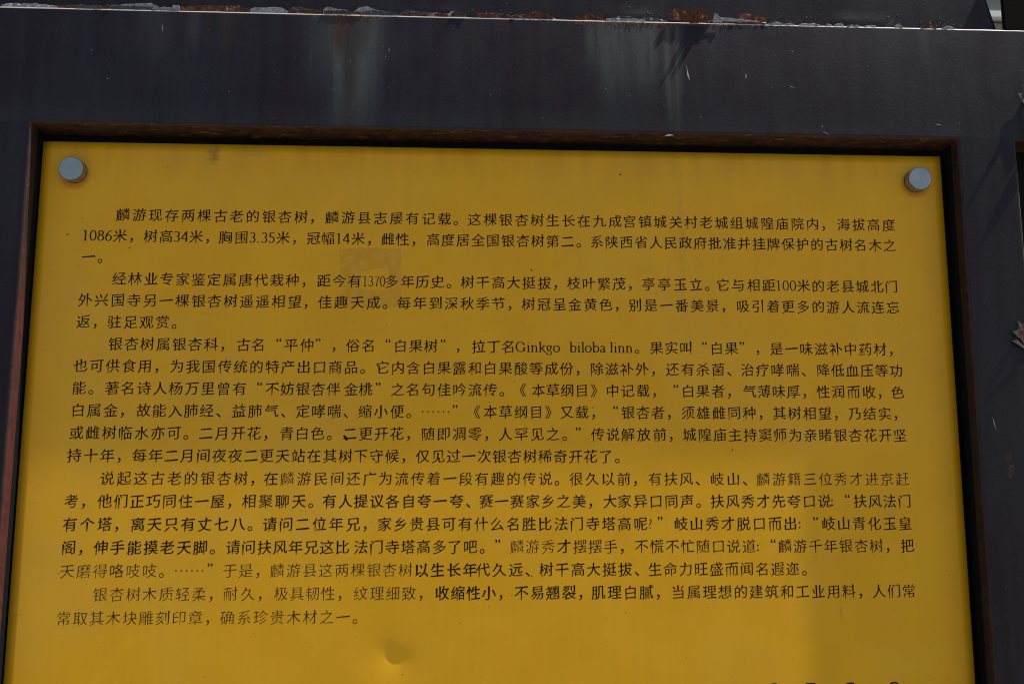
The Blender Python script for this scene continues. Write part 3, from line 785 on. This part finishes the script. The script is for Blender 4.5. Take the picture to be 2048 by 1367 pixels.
# ------------------------------------------------------------------ peeling paint along the ledge
def edge_y(px): return 10 + 0.0247 * px
def flake(x0, x1, tops, mat, y_off=0.0, curl=0.002, bottom=None, jagged=1.0, th=0.00035, base=-1.0, label=None, nx=None, wob=0.0008):
    """a curled scale of paint: x range and upper outline as seen, standing on the ledge line; curl = how far its tip leans out"""
    if x1 - x0 != 88: curl *= 0.35
    if mat is FPALE and x1 - x0 > 30: jagged *= 0.5; tops = [t_ * 0.8 for t_ in tops]
    nx = nx or max(6, int((x1 - x0) / 2.2)); nz = 6
    V = []; F = []
    sd_ = random.uniform(0, 50)
    for i in range(nx + 1):
        u = i / nx; px = x0 + (x1 - x0) * u
        k = u * (len(tops) - 1); i0 = min(int(k), len(tops) - 2); h = tops[i0] + (tops[i0 + 1] - tops[i0]) * (k - i0)
        e_ = min(1.0, u / 0.16, (1 - u) / 0.16); h *= (0.15 + 0.85 * e_ ** 0.6) if (mat is not FRUST or nx < 20) else (0.6 + 0.4 * e_)
        if nx < 24: h *= 0.8 + 0.5 * noise.noise(Vector((px * 0.09, sd_ + 3, 5)))
        h = max(0.3, h + jagged * 2.2 * noise.noise(Vector((px * 0.35, sd_, 0))) + jagged * 1.0 * noise.noise(Vector((px * 1.1, sd_, 3))))
        pb = edge_y(px) - base
        for j in range(nz + 1):
            v_ = j / nz; py = pb - (h - base) * v_ if False else (edge_y(px) + (-base)) - (h + (-base)) * v_
            p = at(px, py, -D)
            y = -D - 0.0003 - y_off - curl * v_ ** 1.6 * (0.6 + 0.8 * abs(noise.noise(Vector((px * 0.05, sd_, 7))))) + wob * v_ * noise.noise(Vector((px * 0.12, v_ * 2, sd_)))
            V.append((p.x, y, p.z))
    m_ = nz + 1
    # scales other than the largest stay close to the ledge
    for i in range(nx):
        for j in range(nz): F.append((i * m_ + j, (i + 1) * m_ + j, (i + 1) * m_ + j + 1, i * m_ + j + 1))
    o = mesh_obj('paint_flake', V, F, mat, rail, smooth=False, label=label)
    s_ = o.modifiers.new('thickness', 'SOLIDIFY'); s_.thickness = th; s_.offset = 0
    return o
# left to right
flake(0, 112, [9, 9, 8, 10, 7, 5], FPALE, -0.004, 0.001, wob=0.002, label='thin pale paint sliver at the left end of the ledge')
flake(108, 214, [8, 6, 9, 7, 8], FRUST, -0.005, 0.001)
flake(150, 205, [3, 4, 3], FDARK, -0.001, 0.001)
flake(214, 318, [14, 9, 12, 14, 15, 16], FPALE, -0.003, 0.004, label='pale curled strip of paint above a rust line')
flake(212, 222, [9, 5], FRUST, 0, 0.002)
flake(222, 310, [6, 5, 5, 4], FDARK, -0.002, 0.001)
flake(304, 348, [2, 5, 6, 3], FPALE, -0.001, 0.002)
flake(344, 360, [12, 9], FPALE, -0.001, 0.002)
flake(352, 500, [11, 9, 11, 12, 12, 13, 9], FRUST, -0.003, 0.001, jagged=0.6, label='long low rust brown flake with a rounded end')
flake(496, 576, [14, 12, 15, 11], FPALE, -0.004, 0.003, jagged=0.5)
flake(574, 644, [11, 13, 9, 8], FDARK, -0.003, 0.002)
flake(580, 640, [6, 7, 5], FRUST, -0.002, 0.002)
flake(646, 702, [17, 13, 9, 8], FPALE, -0.001, 0.003, label='bright pale flake over the long orange rust stain')
flake(648, 722, [5, 3, 6, 2, 4], FRUST, 0.0, 0.002)
flake(702, 798, [12, 19, 23, 15, 12, 10, 5], FPALE, -0.005, 0.004, jagged=0.5, label='pale arched paint curl')
flake(722, 796, [6, 8, 7, 5], FDARK, -0.001, 0.001)
flake(796, 890, [14, 11, 9, 8], FDARK, -0.004, 0.001)
flake(804, 896, [9, 6, 5, 6, 8], FRUST, -0.002, 0.001)
flake(888, 932, [13, 14, 16, 15], FPALE, -0.003, 0.003)
flake(902, 931, [9, 10, 12], FRUST, 0.0, 0.002)
flake(944, 1026, [3, 8, 9, 8, 4], FRUST, -0.001, 0.001)
flake(1010, 1112, [4, 9, 12, 16, 13, 4], FPALE, -0.003, 0.002, jagged=0.7)
flake(1020, 1106, [2, 6, 10, 14, 10, 2], FRUST, -0.001, 0.003, jagged=0.7, label='low brown flake with a pale rim and two peaks')
flake(1140, 1218, [4, 8, 6, 15, 8, 11, 5], FRUST, -0.002, 0.002)
flake(1212, 1290, [6, 5, 4, 5, 3], FPALE, -0.001, 0.002)
flake(1218, 1336, [9, 12, 8, 9, 7], FDARK, -0.004, 0.001)
flake(1336, 1424, [17, 25, 24, 22, 22, 26, 27, 17], FRUST, 0.000, 0.0033, jagged=0.45, th=0.0005, base=3, label='largest rust brown flake standing over the right hand stain')
flake(1425, 1452, [26, 27, 18, 16], FRUST, -0.002, 0.003, jagged=0.8)
flake(1426, 1444, [17, 19, 12], FPALE, 0.001, 0.002, jagged=0.6)
flake(1416, 1532, [4, 13, 13, 10, 8, 7, 2], FPALE, -0.0005, 0.0015, jagged=0.7, base=3, label='white chalky shelf of paint between the brown flakes')
flake(1452, 1480, [14, 9], FRUST, -0.003, 0.002)
flake(1474, 1534, [18, 22, 18, 16, 15], FRUST, -0.001, 0.002, jagged=0.7, label='low brown flake with a ragged top at the right of the white shelf')
for x0, x1, h in [(1536, 1566, 5), (1568, 1590, 4), (1598, 1640, 6), (1652, 1664, 5), (1669, 1688, 7), (1694, 1718, 3), (1730, 1752, 3)]:
    flake(x0, x1, [h * 0.5, h, h * 0.8], FPALE, -0.001, 0.0012, jagged=0.6)
flake(1770, 1808, [7, 14, 15, 9, 12, 6], FDARK, -0.004, 0.002)
flake(1790, 1806, [3, 8, 5], FPALE, -0.001, 0.002)
flake(1842, 1874, [4, 9, 14, 19, 5], FRUST, -0.001, 0.003, jagged=0.4, label='small triangular brown flake near the right end')
flake(1884, 1908, [1, 4, 7, 3], FPALE, -0.001, 0.002)
# two thin spikes of paint sticking straight out, and a scab below the big flake
def shard(name, pts, th, mat, parent, label=None):
    """thin free-standing shard; pts are (px, py, distance in front of the face)"""
    V = [at(x, y, -D - d) for x, y, d in pts]; n_ = len(V)
    o = mesh_obj(name, V, [tuple(range(n_))] if n_ == 3 else [(0, i, i + 1) for i in range(1, n_ - 1)], mat, parent, label=label)
    s_ = o.modifiers.new('thickness', 'SOLIDIFY'); s_.thickness = th; s_.offset = 0
    return o
shard('paint_flake', [(1396, 46, 0.000), (1411, 46, 0.000), (1412, 34, 0.0046), (1404, 33, 0.0056), (1401, 38, 0.0035)], 0.0003, FRUST, rail)
shard('paint_flake', [(1378, 47, 0.000), (1397, 47, 0.000), (1399, 33, 0.0050), (1393, 30, 0.0066), (1388, 36, 0.004)], 0.0003, FRUST, rail)
# grit and blisters along the joint
V = []; F = []
def dome(c, r, hgt):
    o = len(V); V.append((c.x, c.y - hgt, c.z))
    for ring, (rr, hh) in enumerate(((0.55, 0.8), (1.0, 0.0))):
        for k in range(7):
            a_ = 2 * math.pi * k / 7 + ring * 0.3; V.append((c.x + r * rr * math.cos(a_), c.y - hgt * hh, c.z + r * rr * math.sin(a_)))
    for k in range(7):
        F.append((o, o + 1 + k, o + 1 + (k + 1) % 7)); F.append((o + 1 + k, o + 8 + k, o + 8 + (k + 1) % 7, o + 1 + (k + 1) % 7))
for i in range(170):
    cl = random.choice([(1268, 50), (1700, 45), (1785, 40), (1880, 30), (620, 40), (820, 60), (1560, 60), (440, 60), (960, 60)])
    px = random.gauss(cl[0], cl[1]); py = edge_y(px) - 3 - abs(random.gauss(0, 9))
    c_ = at(px, py, YH); c_.y = YH - 0.0003; r_ = random.uniform(0.0002, 0.0008); dome(c_, r_ * 1.4, r_ * 0.5)
for i in range(260):
    cl = random.choice([(690, 22, 6), (1230, 50, 7), (1290, 30, 8), (1480, 40, 3), (1345, 20, 5)])
    px = random.gauss(cl[0], cl[1]); py = edge_y(px) + 4 + abs(random.gauss(0, cl[2] * 0.6))
    c_ = at(px, py, -D); c_.y = -D + 0.0001; r_ = random.uniform(0.0003, 0.0009); dome(c_, r_, r_ * 0.8)
mesh_obj('paint_blister', V, F, PAINT, rail, smooth=True, kind='stuff')

# ------------------------------------------------------------------ burst paint on the middle post (right edge of the picture)
mid_post = [c for c in sign.children if c.name == 'side_post.001'][0]
shard('paint_flake', [(2034, 668, 0.001), (2036, 646, 0.001), (2060, 650, 0.001), (2075, 680, 0.001), (2052, 694, 0.002)], 0.0004, FRUST, mid_post, 'rust patch where the paint has burst open')
shard('paint_flake', [(2042, 662, 0.002), (2035, 641, 0.004), (2044, 648, 0.002)], 0.0003, FTEAL, mid_post)
shard('paint_flake', [(2038, 676, 0.002), (2025, 663, 0.005), (2037, 659, 0.003)], 0.0003, FTEAL, mid_post)
shard('paint_flake', [(2056, 702, 0.002), (2024, 681, 0.005), (2034, 679, 0.004), (2048, 692, 0.002)], 0.0003, FTEAL, mid_post)
# large curl above it that throws the long slanting shadows across the corner
shard('paint_flake', [(2050, 212, 0.001), (2036, 186, 0.003), (2044, 187, 0.004), (2062, 196, 0.005), (2080, 210, 0.006), (2085, 240, 0.002)], 0.0004, FPALE, rail, 'pale lifted flake at the right edge of the rail')
shard('paint_flake', [(2043, 205, 0.000), (2045, 172, 0.0130), (2049, 169, 0.0125), (2056, 212, 0.000)], 0.0004, FDARK, rail)
shard('paint_flake', [(2056, 288, 0.000), (2060, 268, 0.0070), (2068, 262, 0.0095), (2082, 258, 0.0085), (2090, 288, 0.000)], 0.0004, FDARK, rail)
# bare rust blots
def blot(pts, parent, mat, Y):
    W = [at(x, y, Y) for x, y in pts]
    return mesh_obj('rust_spot', W, [tuple(range(len(W)))], mat, parent)
blot([(2012, 908), (2018, 905), (2023, 906), (2024, 914), (2021, 923), (2015, 926), (2010, 920)], mid_post, RUST, -D - 0.0002)
blot([(2018, 930), (2026, 928), (2031, 934), (2027, 941), (2024, 955), (2020, 960), (2015, 950), (2014, 938)], mid_post, RUST, -D - 0.0002)

# ------------------------------------------------------------------ ground and what shows through the gap
def mat_ground():
    g = N('dry_paving')
    c = g.mix(g.noise(0.7, 5, 0.6), (0.17, 0.155, 0.13), (0.27, 0.25, 0.215))
    g.bump(g.noise(25, 4, 0.6), 0.3, 0.01)
    return g.out(c, 0.85, spec=0.2)
GZ = -1.95
mesh_obj('ground', [(-300, -300, GZ), (300, -300, GZ), (300, 300, GZ), (-300, 300, GZ)], [(0, 1, 2, 3)], mat_ground(), kind='structure')

# sign legs reaching the ground
for x in (-0.08, 1.04, 1.54):
    V, F = box(x - 0.03, x + 0.03, -0.015, 0.03, GZ - 0.02, ZB - 0.0005)
    mesh_obj('leg', V, F, PAINT, sign)

# a grey-green wall with a white string course, far behind
YB = 9.0
def band(px0, px1, py0, py1, Y):
    p = at(px0, py0, Y); q = at(px1, py1, Y); return p, q
wall_top = at(1990, -160, YB).z
z_w1 = at(1998, 21.5, YB - 0.10).z; z_w0 = at(1998, 33.5, YB - 0.10).z; z_low = at(1998, 50, YB).z
bx = bpy.data.objects.new('building', None); COL.objects.link(bx); bx.location = (0, 0, 0)
bx['label'] = 'blurred grey-green wall with a white band seen through the gap at top right'; bx['category'] = 'building'
xw = at(1998, 30, YB).x
GREEN = mat_simple('grey_green_render', (0.085, 0.10, 0.088), 0.8, scale=4); WHITE = mat_simple('white_band', (0.62, 0.63, 0.63), 0.6, scale=6, var=0.08)
OLIVE = mat_simple('olive_tiles', (0.055, 0.058, 0.038), 0.7, scale=5); STONE = mat_simple('grey_plinth', (0.16, 0.16, 0.14), 0.8, scale=4)
mesh_obj('wall', *box(xw - 1.2, xw + 2.5, YB, YB + 3, z_w1 + 0.001, wall_top), GREEN, bx)
mesh_obj('string_course', *box(xw - 1.25, xw + 2.55, YB - 0.10, YB + 3, z_w0, z_w1), WHITE, bx)
mesh_obj('wall', *box(xw - 1.2, xw + 2.5, YB + 0.01, YB + 3, z_low, z_w0 - 0.001), OLIVE, bx)
mesh_obj('plinth', *box(xw - 1.2, xw + 2.5, YB - 0.03, YB + 3, GZ, z_low - 0.001), STONE, bx)
